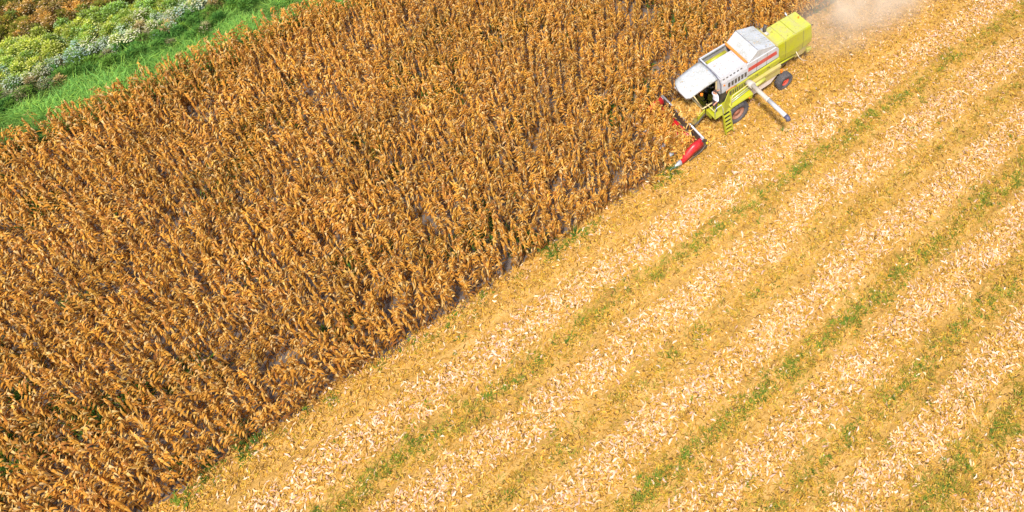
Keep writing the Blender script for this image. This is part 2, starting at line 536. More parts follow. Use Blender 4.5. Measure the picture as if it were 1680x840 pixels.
def palette(nn, cols, wts):
    cols = np.array(cols); i = rng.choice(len(cols), nn, p=np.array(wts) / sum(wts))
    return cols[i] * rng.uniform(.72, 1.22, (nn, 1))

lacc = Acc()
# pale husks thrown out in swaths
P = stub_area(int(AREA * 150))
phi = band_phi(P[:, 1]) + (vnoise(P[:, 0], P[:, 1] * 0 + 3, 2.0, 1) - .5) * .5
w = 1.1 * np.exp(-(np.abs(phi) / 0.80) ** 3.4) * (0.30 + 1.0 * vnoise(P[:, 0], P[:, 1], .55, 2))
w = np.where(P[:, 1] < -20.4, 0.10, w)
w = np.maximum(w, 0.035)
P = P[rng.random(len(P)) < w * 1.05]
P[:, 2] = ground_z(P[:, 1]) + rng.uniform(0, .03, len(P))
nn = len(P)
Tm = np.einsum('kij,kjl->kil', tiltm(rng.uniform(0, 6.28, nn), np.abs(rng.normal(0, .32, nn))), rotz(rng.uniform(0, 6.28, nn))) * rng.uniform(.7, 1.25, nn)[:, None, None]
tc_ = palette(nn, [(.74, .47, .26), (.83, .60, .42), (.66, .37, .11), (.55, .28, .045), (.78, .47, .35)], [2.8, 1.7, 2.6, 2.4, 1.4])
vi = rng.integers(0, len(FLAKE), nn)
for j in range(len(FLAKE)): lacc.scatter(FLAKE[j], Tm[vi == j], P[vi == j], tc_[vi == j])
# golden shreds everywhere
P = stub_area(int(AREA * 235))
phi = np.abs(band_phi(P[:, 1]))
track = np.exp(-((phi - 1.08) / .26) ** 2)
w = (0.42 + 0.6 * vnoise(P[:, 0], P[:, 1], .7, 0)) * (1 - 0.78 * track)
P = P[rng.random(len(P)) < w]
P[:, 2] = ground_z(P[:, 1]) + rng.uniform(0, .02, len(P))
nn = len(P)
phi = np.abs(band_phi(P[:, 1]))
tc_ = palette(nn, [(.63, .35, .045), (.51, .255, .028), (.69, .415, .13), (.34, .18, .025), (.45, .315, .028), (.13, .065, .016)], [3, 2.2, 2.2, 1.6, 1.2, 1.4])
Tm = np.einsum('kij,kjl->kil', tiltm(rng.uniform(0, 6.28, nn), np.abs(rng.normal(0, .3, nn))), rotz(rng.uniform(0, 6.28, nn))) * rng.uniform(.6, 1.2, nn)[:, None, None]
vi = rng.integers(0, len(SHRED), nn)
for j in range(len(SHRED)): lacc.scatter(SHRED[j], Tm[vi == j], P[vi == j], tc_[vi == j])
o = link('husk_litter', lacc.mesh('husk_litter', M['litter']))
tag(o, 'pale husks and golden leaf shreds strewn in swaths over the stubble', 'litter', kind='stuff')

# cut stalk stumps in their rows
sacc = Acc()
STUMP = [spindle((0, 0, 0), (.02, .01, h_), [.014, .012], 4, BRN * 1.6, PALE) for h_ in (.12, .17, .22)]
yy = np.arange(row0 + 0.72 * 34, CUT, -0.72)
xx = np.arange(-46, 20, .24)
G = np.array([(a, b, 0) for a in xx for b in yy]); G[:, 0] += rng.normal(0, .08, len(G)); G[:, 1] += rng.normal(0, .04, len(G))
ok = ((G[:, 1] > EDGE + .1) | (G[:, 0] < -17)) & near_view(G, 120) & (rng.random(len(G)) < .6)
G = G[ok]; G[:, 2] = ground_z(G[:, 1]) - .01
nn = len(G); vi = rng.integers(0, 3, nn)
Tm = tiltm(rng.uniform(0, 6.28, nn), np.abs(rng.normal(0, .5, nn)))
tt = palette(nn, [(1, 1, 1), (.8, .75, .6)], [1, 1])
for j in range(3): sacc.scatter(STUMP[j], Tm[vi == j], G[vi == j], tt[vi == j])
o = link('stalk_stumps', sacc.mesh('stalk_stumps', M['litter']))
tag(o, 'short cut corn stumps in rows across the stubble field', 'stubble', kind='stuff')

# ------------------------------------------------------------------ weeds on the stubble and in the corn
def tuft(r, nb, hgt, spread, wid, c0, c1, flat=0.0):
    parts = []
    for i in range(nb):
        a = r.uniform(0, 6.28); rr = spread * math.sqrt(r.random()) * .5
        parts.append(ribbon((math.cos(a + 1) * rr, math.sin(a + 1) * rr, 0), a, hgt * r.uniform(.6, 1.15), wid * r.uniform(.7, 1.3),
                            r.uniform(.5, 1.45) * (1 - flat), r.uniform(-.7, .7) * (1 - flat), 3, r.uniform(-1, 1),
                            np.array(c0) * r.uniform(.8, 1.2), np.array(c1) * r.uniform(.8, 1.25)))
    return join(parts)
wr = random.Random(8)
G0, G1 = (.085, .17, .016), (.20, .30, .035)
WEED = [tuft(wr, 12, wr.uniform(.16, .26), .30, .030, G0, G1) for _ in range(6)]
OLIVE = [tuft(wr, 10, wr.uniform(.14, .24), .32, .024, (.28, .24, .03), (.50, .42, .06)) for _ in range(6)]
wacc = Acc()
def scatter_weeds(P, vars_, smin, smax, bright=1.0):
    nn = len(P); vi = rng.integers(0, len(vars_), nn)
    Tm = rotz(rng.uniform(0, 6.28, nn)) * rng.uniform(smin, smax, nn)[:, None, None]
    tt = palette(nn, [(1, 1, 1), (1.25, 1.05, .9), (.8, .95, 1.0), (1.5, 1.2, .9)], [3, 2, 2, 1]) * bright
    for j in range(len(vars_)): wacc.scatter(vars_[j], Tm[vi == j], P[vi == j], tt[vi == j])
P = stub_area(int(AREA * 32))
sw = np.zeros(len(P)); sb = np.zeros(len(P))
wob = (vnoise(P[:, 0], P[:, 1] * 0, 2.6, 5) - .5) * .45
cl = vnoise(P[:, 0], P[:, 1], 1.0, 3) * .55 + vnoise(P[:, 0], P[:, 1], .4, 4) * .45
cl2 = vnoise(P[:, 0] * .35, P[:, 1], 1.2, 2) * .5 + vnoise(P[:, 0] * .5, P[:, 1], .4, 3) * .5
for kk, s_ in MID.items():
    g = np.exp(-((P[:, 1] + wob - kk) / (.24 + .14 * s_)) ** 2)
    sw = np.maximum(sw, g * np.clip(s_ * .95 + (cl2 - .5) * 1.7, 0, 1))
    sb = np.maximum(sb, np.exp(-((P[:, 1] + wob - kk) / .62) ** 2) * (.35 + .65 * s_))
ex = np.clip((P[:, 1] + 10) / 10, 0, 1)                      # greener towards the near corner
sb = np.clip(sb + .6 * ex * np.clip((cl - .35) * 3, 0, 1), 0, 1)
edge = np.exp(-((P[:, 1] - (EDGE + .10)) / .24) ** 2) * np.clip((cl - .36) * 4, 0, 1) * (P[:, 0] > -15)
sw = np.maximum(sw, edge * .9)
sw = np.maximum(sw, (cl > .74) * .12)
P[:, 2] = ground_z(P[:, 1])
q = rng.random(len(P))
scatter_weeds(P[q < sw * .8], WEED, .55, 1.15)
q = rng.random(len(P))
scatter_weeds(P[q < sb * .95], OLIVE, .6, 1.2)
o = link('stubble_weeds', wacc.mesh('stubble_weeds', M['green']))
tag(o, 'low green and olive weeds in strips along the stubble rows', 'weeds', kind='stuff')

wacc = Acc()
nn = 9000
P = np.stack([rng.uniform(-40, 18, nn), rng.uniform(GREEN0, EDGE, nn), np.zeros(nn)], 1)
cl = vnoise(P[:, 0], P[:, 1], 2.4, 5) * .6 + vnoise(P[:, 0], P[:, 1], .8, 3) * .4
P = P[near_view(P, 60) & (cl > .66) & ~((P[:, 1] > CUT) & (P[:, 0] < -16.5))]
TALL = [tuft(wr, 16, wr.uniform(.35, .6), .4, .04, (.05, .12, .016), (.12, .24, .03)) for _ in range(5)]
scatter_weeds(P, TALL, .7, 1.3)
o = link('undergrowth', wacc.mesh('undergrowth', M['green']))
tag(o, 'green weeds showing between the dry corn stalks', 'weeds', kind='stuff')

# ------------------------------------------------------------------ green verge, flowering weeds, far field
wacc = Acc()
def strip(nn, y0, y1, x0=-16, x1=26):
    P = np.stack([rng.uniform(x0, x1, nn), rng.uniform(y0, y1, nn), np.zeros(nn)], 1)
    return P[near_view(P, 130)]
GRASS = [tuft(wr, 14, wr.uniform(.7, 1.0), .35, .030, (.08, .21, .035), (.27, .50, .10)) for _ in range(8)]
P = strip(30000, GREEN0 - 5.0, GREEN0 + .5)
wv = (vnoise(P[:, 0], P[:, 1], 2.6, 2) - .5) * 2.2
P = P[(P[:, 1] + wv > GREEN0 - 3.6) & (P[:, 1] < GREEN0 + .35)]
P = P[rng.random(len(P)) < .55 + .9 * (vnoise(P[:, 0], P[:, 1], .9, 4) - .2)]
P2 = vnoise(P[:, 0], P[:, 1], 1.1, 5)
scatter_weeds(P[P2 > .42], GRASS, .6, 1.3, 1.12)
scatter_weeds(P[P2 <= .42], GRASS, .5, .85, .62)
o = link('grass_verge', wacc.mesh('grass_verge', M['green']))
tag(o, 'tall bright green grass along the far edge of the corn', 'grass', kind='stuff')

def bush(r, hgt, rad, nl, c0, c1, flowers, fcol, up=0.35):
    """weed bush: stems, leaf faces through the volume, flower heads on top"""
    parts = []
    for i in range(7):
        a = r.uniform(0, 6.28); rr = rad * r.uniform(.2, .8)
        parts.append(spindle((0, 0, 0), (math.cos(a) * rr, math.sin(a) * rr, hgt * r.uniform(.6, .95)), [.010, .006], 3, (.10, .12, .03), (.14, .2, .04)))
    for i in range(nl):
        a = r.uniform(0, 6.28); t = r.random() ** .7
        rr = rad * math.sqrt(r.random()) * math.sin(math.pi * min(.95, .25 + .7 * t))
        z = hgt * (t * .95 + .05) * (1 - .35 * (rr / rad) ** 2)
        k_ = .55 + .6 * t
        c = (np.array(c0) * (1 - t) + np.array(c1) * t) * r.uniform(.7, 1.3)
        parts.append(ribbon((math.cos(a) * rr, math.sin(a) * rr, z), a + r.uniform(-1.2, 1.2), r.uniform(.14, .30), r.uniform(.020, .046), r.uniform(.3, 1.45), r.uniform(-.7, .8), 3, r.uniform(-1, 1), c * .85, c * 1.2))
    for i in range(flowers):
        a = r.uniform(0, 6.28); rr = rad * math.sqrt(r.random()) * .85
        z = hgt * (1.0 + r.uniform(-.12, .10)) * (1 - .35 * (rr / rad) ** 2)
        parts.append(ribbon((math.cos(a) * rr, math.sin(a) * rr, z), r.uniform(0, 6.28), r.uniform(.06, .10), r.uniform(.05, .07), r.uniform(-.3, .6), r.uniform(-.5, .2), 3, 0, np.array(fcol) * r.uniform(.8, 1.05), np.array(fcol) * r.uniform(.85, 1.1)))
    return join(parts)
YG = [bush(wr, wr.uniform(.8, 1.2), wr.uniform(.45, .65), 240, (.08, .14, .02), (.34, .46, .06), 30, (.56, .66, .26)) for _ in range(5)]
WF = [bush(wr, wr.uniform(.8, 1.1), wr.uniform(.45, .65), 176, (.08, .16, .03), (.28, .40, .11), 70, (.60, .67, .54)) for _ in range(5)]
DG = [bush(wr, wr.uniform(.7, 1.1), wr.uniform(.45, .6), 240, (.035, .11, .018), (.12, .27, .04), 0, (1, 1, 1)) for _ in range(5)]
GY = [bush(wr, wr.uniform(.6, .9), wr.uniform(.4, .6), 192, (.12, .12, .05), (.32, .29, .13), 10, (.45, .36, .25)) for _ in range(4)]
BR = [bush(wr, wr.uniform(.9, 1.4), wr.uniform(.4, .6), 208, (.12, .08, .02), (.42, .27, .06), 14, (.80, .56, .34)) for _ in range(5)]
OG = [bush(wr, wr.uniform(.9, 1.3), wr.uniform(.4, .6), 224, (.05, .07, .012), (.20, .23, .03), 4, (.6, .45, .2)) for _ in range(5)]

def bushes(name, label, cat, P, kinds, tot):
    """kinds: list of (variants, weight array)"""
    global wacc
    wacc = Acc()
    W = np.stack([k_[1] for k_ in kinds], 1) + 1e-6
    cum = np.cumsum(W / W.sum(1, keepdims=True), 1)
    pick = (rng.random(len(P))[:, None] > cum).sum(1)
    for i, (vars_, _) in enumerate(kinds):
        scatter_weeds(P[pick == i], vars_, .75, 1.25)
    tag(link(name, wacc.mesh(name, M['green'])), label, cat, kind='stuff')

P = strip(2300, -53.6, -46.4)
wv = (vnoise(P[:, 0], P[:, 0] * 0 + 9, 3.0, 1) - .5) * 1.6
P = P[(P[:, 1] + wv < -47.6) & (P[:, 1] + wv > -52.6)]
d = P[:, 1] + (vnoise(P[:, 0], P[:, 1], 2.2, 1) - .5) * 2.0
n1 = vnoise(P[:, 0], P[:, 1], 1.3, 0)
bushes('flowering_weeds', 'yellow green weeds with drifts of white flowers beyond the grass verge', 'weeds', P,
       [(YG, np.exp(-((d + 51.3) / 1.3) ** 2) * 1.3),
        (WF, np.exp(-((d + 50.3) / 1.0) ** 2) * 2.6 * np.clip((n1 - .28) * 3.5, 0, 1)),
        (DG, np.exp(-((d + 47.9) / 1.2) ** 2) * .9),
        (GY, np.exp(-((d + 48.9) / .9) ** 2) * .8 * (1 - n1))], 0)
P = strip(4200, -66, -52.9, -20, 30)
wv = (vnoise(P[:, 0], P[:, 0] * 0 + 9, 3.0, 1) - .5) * 1.6
P = P[P[:, 1] + wv < -53.0]
n1 = vnoise(P[:, 0], P[:, 1], 1.6, 5)
bushes('far_field_crop', 'mixed brown and green crop of the field in the far corner', 'crop', P,
       [(BR, np.clip(1.6 * (n1 - .15), 0, 1)), (OG, np.clip(1.5 * (.72 - n1), 0, 1))], 0)

# ------------------------------------------------------------------ combine harvester
def pm(name, V, F, mat, parent, bevel=0.0, seg=2, smooth=False):
    """mesh part from vertices and faces, edges optionally rounded"""
    bm = bmesh.new()
    vs_ = [bm.verts.new(v) for v in V]
    for f in F: bm.faces.new([vs_[i] for i in f])
    bmesh.ops.recalc_face_normals(bm, faces=bm.faces)
    if bevel > 0:
        bmesh.ops.bevel(bm, geom=[e for e in bm.edges if e.is_manifold and e.calc_face_angle(0) > 0.3], offset=bevel, segments=seg, profile=0.5, affect='EDGES', clamp_overlap=True)
    me_ = bpy.data.meshes.new(name); bm.to_mesh(me_); bm.free()
    if smooth:
        for p in me_.polygons: p.use_smooth = True
    me_.materials.append(mat)
    return link(name, me_, parent)

BOXF = [(0, 1, 2, 3), (7, 6, 5, 4), (0, 4, 5, 1), (1, 5, 6, 2), (2, 6, 7, 3), (3, 7, 4, 0)]
def box(name, x0, x1, y0, y1, z0, z1, mat, parent, bevel=0.015, seg=2):
    V = [(x0, y0, z0), (x1, y0, z0), (x1, y1, z0), (x0, y1, z0), (x0, y0, z1), (x1, y0, z1), (x1, y1, z1), (x0, y1, z1)]
    return pm(name, V, BOXF, mat, parent, bevel, seg)

def prism(name, prof, y0, y1, mat, parent, bevel=0.02, y0b=None, y1b=None):
    """profile in x,z extruded along y"""
    n = len(prof)
    V = [(x, y0, z) for x, z in prof] + [(x, y1, z) for x, z in prof]
    F = [tuple(range(n))[::-1], tuple(range(n, 2 * n))] + [(i, (i + 1) % n, n + (i + 1) % n, n + i) for i in range(n)]
    return pm(name, V, F, mat, parent, bevel)

def sprism(name, prof, x0, x1, mat, parent, bevel=0.02):
    """profile in y,z extruded along x"""
    n = len(prof)
    V = [(x0, y, z) for y, z in prof] + [(x1, y, z) for y, z in prof]
    F = [tuple(range(n)), tuple(range(n, 2 * n))[::-1]] + [(i, (i + 1) % n, n + (i + 1) % n, n + i) for i in range(n)]
    return pm(name, V, F, mat, parent, bevel)

def tube(name, path, r, mat, parent, k=10, r1=None, closed_caps=True):
    path = [Vector(p) for p in path]; n = len(path)
    V, F = [], []
    prev = None
    for i, p in enumerate(path):
        t = (path[min(i + 1, n - 1)] - path[max(i - 1, 0)]).normalized()
        ref = Vector((0, 0, 1)) if abs(t.z) < 0.9 else Vector((1, 0, 0))
        a = t.cross(ref).normalized(); b = t.cross(a).normalized()
        rr = r if r1 is None else r + (r1 - r) * i / (n - 1)
        for j in range(k):
            an = 2 * math.pi * j / k
            V.append(tuple(p + (a * math.cos(an) + b * math.sin(an)) * rr))
    for i in range(n - 1):
        for j in range(k): F.append((i * k + j, i * k + (j + 1) % k, (i + 1) * k + (j + 1) % k, (i + 1) * k + j))
    F.append(tuple(range(k))[::-1]); F.append(tuple(range((n - 1) * k, n * k)))
    o = pm(name, V, F, mat, parent)
    for p in o.data.polygons: p.use_smooth = len(p.vertices) == 4
    return o

def lathe_y(name, prof, mat, parent, k=36):
    """profile (radius, y) turned about the y axis through the origin"""
    V, F = [], []
    n = len(prof)
    for j in range(k):
        a = 2 * math.pi * j / k
        for r, y in prof: V.append((r * math.cos(a), y, r * math.sin(a)))
    for j in range(k):
        for i in range(n - 1):
            F.append((j * n + i, j * n + i + 1, ((j + 1) % k) * n + i + 1, ((j + 1) % k) * n + i))
    o = pm(name, V, F, mat, parent, smooth=True)
    return o

H = bpy.data.objects.new('combine_harvester', None); COL.objects.link(H)
H.location = (-19.6, -23.0, 0)
tag(H, 'white and lime green combine harvester with red corn header cutting into the corn', 'combine')

# --- wheels
def wheel(name, x, y, rad, wid, hub, rimmat, lugs, side):
    w = bpy.data.objects.new(name, None); COL.objects.link(w); w.parent = H; w.location = (x, y, rad)
    h = wid / 2
    rr = rad * hub
    ty = lathe_y('tyre', [(rr, -h * .8), (rr * 1.05, -h * .95), (rad * .84, -h), (rad * .94, -h * .85), (rad * .965, -h * .4), (rad * .965, h * .4), (rad * .94, h * .85), (rad * .84, h), (rr * 1.05, h * .95), (rr, h * .8)], M['rubber'], w, 40)
    V, F = [], []
    for i in range(lugs):
        for s_ in (-1, 1):
            a = 2 * math.pi * (i + (0.25 if s_ > 0 else -.25)) / lugs
            da = 0.33 * 2 * math.pi / lugs
            b0 = len(V)
            for (yy_, aa, r0, r1) in ((0.03 * s_, a, rad * .955, rad), (h * .93 * s_, a - 1.1 * da, rad * .90, rad * .985)):
                for a_ in (aa - da * .5, aa + da * .5):
                    for r_ in (r0, r1): V.append((r_ * math.cos(a_), yy_, r_ * math.sin(a_)))
            F += [(b0, b0 + 1, b0 + 3, b0 + 2), (b0 + 4, b0 + 6, b0 + 7, b0 + 5), (b0, b0 + 4, b0 + 5, b0 + 1), (b0 + 2, b0 + 3, b0 + 7, b0 + 6), (b0 + 1, b0 + 5, b0 + 7, b0 + 3), (b0, b0 + 2, b0 + 6, b0 + 4)]
    pm('tread', V, F, M['rubber'], w)
    lathe_y('rim', [(rr * 1.0, -h * .7), (rr * 1.0, h * .78 * side), (rr * .9, h * .72 * side), (rr * .82, h * .45 * side), (rr * .45, h * .38 * side), (rr * .40, h * .6 * side), (.01, h * .62 * side)], rimmat, w, 30)
    for i in range(8):
        a = 2 * math.pi * i / 8
        tube('wheel_nut', [(rr * .6 * math.cos(a), h * .38 * side, rr * .6 * math.sin(a)), (rr * .6 * math.cos(a), h * .5 * side, rr * .6 * math.sin(a))], .022, M['dark'], w, 6)
    return w
wheel('front_wheel', 0, 1.34, .80, .56, .56, M['rim'], 20, 1)
wheel('front_wheel', 0, -1.34, .80, .56, .56, M['rim'], 20, -1)
wheel('rear_wheel', -3.78, 1.24, .58, .42, .46, M['rimred'], 18, 1)
wheel('rear_wheel', -3.78, -1.24, .58, .42, .46, M['rimred'], 18, -1)
tube('front_axle', [(0, -1.1, .8), (0, 1.1, .8)], .14, M['dark'], H)
tube('rear_axle', [(-3.78, -1.1, .6), (-3.78, 1.1, .6)], .10, M['dark'], H)

# --- main body (lower green hull, white upper)
prism('chassis', [(1.0, 1.0), (1.0, 1.75), (-4.6, 1.75), (-4.6, 1.25), (-3.0, .85), (.4, .75)], -.72, .72, M['dark'], H)
for s_ in (1, -1):
    # the long lime band under the white panels, and the side doors below it
    a, b = (1.0, 1.12) if s_ > 0 else (-1.12, -1.0)
    prism('side_panel', [(.35, 1.98), (.35, 2.62), (-3.45, 2.66), (-3.45, 2.30), (-1.0, 2.02)], min(a, b), max(a, b), M['lime'], H, .03)
box('deck', -3.4, .9, -1.0, 1.0, 1.76, 2.60, M['dark'], H, 0)
# left hand side: belt guard, cylinder, lower panel and skirt
sprism('belt_guard', [(1.12, 2.28), (1.30, 2.24), (1.30, 2.02), (1.12, 1.95)], -3.42, -.95, M['dusty'], H, .03)
tube('side_roller', [(-1.25, 1.30, 1.92), (-2.15, 1.30, 1.98)], .12, M['lime2'], H, 14)
sprism('lower_panel', [(1.02, 1.93), (1.22, 1.90), (1.24, 1.48), (1.02, 1.42)], -3.45, -1.75, M['dusty'], H, .03)
prism('skirt', [(-.95, 1.55), (-1.0, .98), (-2.75, 1.02), (-3.25, 1.44), (-3.4, 1.62)], 1.10, 1.20, M['skirt'], H, .02)
box('red_decal', -1.36, -1.12, 1.2, 1.208, 1.06, 1.34, M['red'], H, 0)
box('red_decal', -1.62, -1.50, 1.2, 1.208, 1.30, 1.50, M['red'], H, 0)
sprism('fender', [(1.08, 2.02), (1.62, 1.90), (1.66, 1.80), (1.62, 1.74), (1.08, 1.78)], -1.0, .62, M['lime'], H, .03)
prism('fender_cheek', [(.62, 1.76), (.62, 1.58), (.35, 1.72), (-.6, 1.72), (-.9, 1.45), (-1.0, 1.50), (-1.0, 1.76)], 1.54, 1.60, M['lime'], H, .01)
sprism('fender', [(-1.08, 2.02), (-1.62, 1.90), (-1.66, 1.80), (-1.62, 1.74), (-1.08, 1.78)], -1.0, .62, M['lime'], H, .03)
box('rear_reflector', -3.62, -3.50, 1.14, 1.26, 1.42, 1.66, M['lamp'], H, .02)
box('amber_marker', -.78, -.70, 1.60, 1.64, 1.62, 1.72, M['lamp'], H, .01)

# --- grain tank: white, louvred left side
TH = .86
sprism('tank_side', [(TH, 3.78), (TH + .03, 3.80), (1.03, 3.42), (1.07, 2.68), (1.02, 2.64), (.98, 3.40)], -1.02, .82, M['white'], H, .012)
sprism('tank_side', [(-TH, 3.78), (-TH - .03, 3.80), (-1.03, 3.42), (-1.07, 2.68), (-1.02, 2.64), (-.98, 3.40)], -1.02, .82, M['white'], H, .012)
box('tank_front', .80, .88, -.98, .98, 2.55, 3.76, M['white'], H, .02)
box('tank_floor', -.95, .80, -.85, .85, 3.30, 3.36, M['dusty'], H, .0)
# the cover leaves the far third of the tank open
prism('tank_cover', [(.80, 3.76), (.80, 3.80), (-.10, 3.835), (-.95, 3.80), (-.95, 3.76)], -.30, TH + .01, M['white'], H, .012)
box('tank_rim', -.95, .86, -TH - .05, -TH + .03, 3.74, 3.86, M['white'], H, .015)
box('tank_rim', .78, .88, -TH + .03, -.30, 3.74, 3.84, M['white'], H, .015)
box('tank_wall', -.95, .80, -.34, -.302, 3.36, 3.76, M['skirt'], H, 0)
tube('filling_auger', [(.55, -.60, 3.44), (-.75, -.56, 3.56)], .12, M['lime'], H, 14)
tube('seam_strip', [(.90, -.90, 3.84), (.90, .60, 3.84), (.89, .90, 3.72), (.88, 1.03, 3.40), (.88, 1.06, 2.75)], .022, M['navy'], H, 8)
for i in range(6):
    x_ = .62 - i * .25
    V = [(x_ + dx, TH + .012 + t * .165, 3.80 - t * .365 + .012) for t in (.18, .62) for dx in (-.065, .065)]
    V += [(a, b - .02, c - .02) for a, b, c in V]
    pm('vent_slot', V, [(0, 1, 3, 2), (4, 6, 7, 5), (0, 4, 5, 1), (2, 3, 7, 6), (0, 2, 6, 4), (1, 5, 7, 3)], M['dark'], H)
for i in range(6):
    x_ = .30 - i * .235
    box('vent_slot', x_ - .07, x_ + .07, 1.035, 1.085 - .012, 2.86, 3.20, M['dark'], H, .0)
box('amber_marker', .60, .70, 1.03, 1.09, 3.20, 3.28, M['lamp'], H, .01)
# third grille with its cream hand rail, over the front wheel
box('grille', -.75, .32, 1.121, 1.14, 2.20, 2.50, M['dark'], H, 0)
for i in range(6):
    x_ = .15 - i * .16
    box('grille_bar', x_ - .03, x_ + .03, 1.14, 1.155, 2.20, 2.50, M['lime'], H, 0)
tube('hand_rail', [(.52, 1.56, 1.92), (.46, 1.50, 2.42), (.38, 1.46, 2.55), (-.78, 1.40, 2.58), (-.92, 1.38, 2.50), (-.95, 1.42, 1.95)], .022, M['cream'], H, 8)
for zz in (2.14, 2.34):
    tube('hand_rail', [(.49, 1.54, zz), (-.94, 1.42, zz + .03)], .016, M['steel'], H, 8)

# --- engine hump behind an orange bar
box('orange_bar', -1.12, -.97, -.92, .90, 3.70, 3.82, M['orange'], H, .02)
hp = [(-1.14, 3.74), (-1.80, 4.30), (-3.12, 3.84), (-3.16, 3.60), (-1.14, 3.60)]
prism('engine_cover', hp, -.96, .96, M['roof'], H, .025)
tube('cover_seam', [(-1.80, -.95, 4.305), (-1.80, .95, 4.305)], .014, M['navy'], H, 6)
for s_ in (1, -1):
    y0_, y1_ = sorted((.90 * s_, 1.0 * s_))
    prism('engine_side', [(-1.02, 2.66), (-1.02, 3.70), (-3.18, 3.66), (-3.40, 3.40), (-3.44, 2.66)], y0_, y1_, M['white'], H, .02)
    y0_, y1_ = sorted((1.0 * s_, 1.006 * s_))
    prism('red_stripe', [(-1.12, 3.02), (-1.12, 3.34), (-3.20, 3.34), (-3.28, 3.02)], y0_, y1_, M['stripe'], H, 0)
box('engine_rear', -3.42, -3.30, -.9, .9, 2.6, 3.55, M['dusty'], H, .01)
tube('exhaust', [(-3.62, -.50, 2.9), (-3.62, -.50, 3.70), (-3.72, -.52, 3.86)], .11, M['dark'], H, 14)
tube('muffler', [(-3.62, -.20, 3.30), (-3.62, -.78, 3.30)], .16, M['pipe'], H, 14)
for yy_ in (-.98, -.72):
    tube('rear_rail', [(-3.15, yy_, 3.60), (-3.18, yy_, 4.02), (-3.40, yy_, 4.02), (-3.45, yy_, 3.45)], .018, M['dark'], H, 6)
tube('rear_rail', [(-3.2, -.98, 4.02), (-3.2, -.45, 4.02)], .018, M['dark'], H, 6)

# --- straw hood
hs = [(-.60, 3.30), (.60, 3.30), (.70, 3.24), (.80, 2.2), (.76, 1.62), (-.76, 1.62), (-.80, 2.2), (-.70, 3.24)]
def hoodpart(name, x0, x1, mat, top0, top1, bot0, bot1):
    V = []
    for x_, tp, bt in ((x0, top0, bot0), (x1, top1, bot1)):
        for y_, z_ in hs:
            t = (z_ - 1.62) / (3.30 - 1.62)
            V.append((x_ - (0.10 * (1 - t) if x_ == x1 else 0), y_, bt + t * (tp - bt)))
    n_ = len(hs)
    F_ = [tuple(range(n_)), tuple(range(n_, 2 * n_))[::-1]] + [(i, (i + 1) % n_, n_ + (i + 1) % n_, n_ + i) for i in range(n_)]
    return pm(name, V, F_, mat, H, .025)
hoodpart('straw_hood', -3.46, -4.95, M['lime'], 3.26, 3.30, 1.75, 1.60)
hoodpart('straw_hood', -4.96, -6.25, M['lime'], 3.30, 3.24, 1.60, 1.85)
prism('hood_lid', [(-3.50, 3.275), (-3.50, 3.30), (-4.93, 3.335), (-4.93, 3.312)], -.68, .68, M['lime2'], H, .008)
prism('hood_lid', [(-4.98, 3.312), (-4.98, 3.335), (-6.22, 3.285), (-6.22, 3.258)], -.68, .68, M['lime2'], H, .008)
tube('beacon', [(-6.0, -.16, 3.29), (-6.0, -.16, 3.40)], .05, M['lamp'], H, 12)
tube('tail_bracket', [(-6.28, .55, 3.05), (-6.48, .62, 3.05)], .035, M['dark'], H, 8)
tube('tail_bracket', [(-5.6, -.72, 3.25), (-5.62, -.92, 3.38)], .05, M['steel'], H, 8)
prism('chopper', [(-5.2, 1.60), (-5.2, 1.05), (-5.9, 1.0), (-6.1, 1.45), (-6.05, 1.80)], -.66, .66, M['dusty'], H, .03)
for i in range(5):
    yy_ = -.6 + .3 * i
    prism('spreader_fin', [(-6.05, 1.40), (-6.55, 1.15), (-6.55, 1.0), (-5.95, 1.05)], yy_ - .012, yy_ + .012, M['lime'], H, 0)
prism('spreader_flap', [(-5.85, 1.62), (-6.25, 1.50), (-6.30, 1.30), (-5.90, 1.25)], .86, .92, M['lime2'], H, .01)
tube('hanging_cable', [(-5.05, .82, 1.85), (-5.15, 1.0, 1.45), (-5.35, 1.10, 1.15), (-5.62, 1.12, .95), (-5.85, 1.05, .70)], .020, M['cable'], H, 8)
tube('steering_guard', [(-3.46, .86, 1.75), (-4.9, .84, 1.62)], .05, M['lime'], H, 8)

# seams, latches and hoses
for x_ in (-1.75, -2.50):
    box('panel_seam', x_ - .008, x_ + .008, 1.001, 1.009, 2.70, 3.62, M['dark'], H, 0)
for x_ in (-1.6, -2.5):
    box('panel_seam', x_ - .008, x_ + .008, 1.118, 1.126, 2.32, 2.60, M['dark'], H, 0)
    box('latch', x_ - .16, x_ - .06, 1.12, 1.15, 2.44, 2.49, M['dark'], H, .005)
for x_ in (-4.2, -5.6):
    tube('hood_seam', [(x_, .715, 3.20), (x_, .80, 2.25), (x_, .765, 1.78)], .010, M['dark'], H, 6)
    tube('hood_seam', [(x_, -.66, 3.345 if x_ > -5 else 3.315), (x_, .66, 3.345 if x_ > -5 else 3.315)], .008, M['dusty'], H, 6)
for i, y_ in enumerate((-.55, -.18, .18, .55)):
    tube('cover_rib', [(-1.86, y_, 4.285), (-3.05, y_, 3.868)], .012, M['roof'], H, 6)
for i in range(3):
    tube('hydraulic_hose', [(1.6, .66 + .03 * i, 1.25), (1.9 + .05 * i, .78 + .04 * i, 1.35), (2.35, .80 + .03 * i, 1.05), (2.74, .70 + .06 * i, .98)], .018, M['dark'], H, 6)
box('hatch', -.55, .35, -.12, .50, 3.825, 3.84, M['white'], H, .006)
tube('rear_ladder', [(-3.46, -.92, 3.5), (-3.50, -.92, 1.6)], .02, M['dark'], H, 6)
for y_ in (.45, -.45):
    box('tail_lamp', -6.40, -6.36, y_ - .06, y_ + .06, 2.05, 2.20, M['lamp'], H, .01)
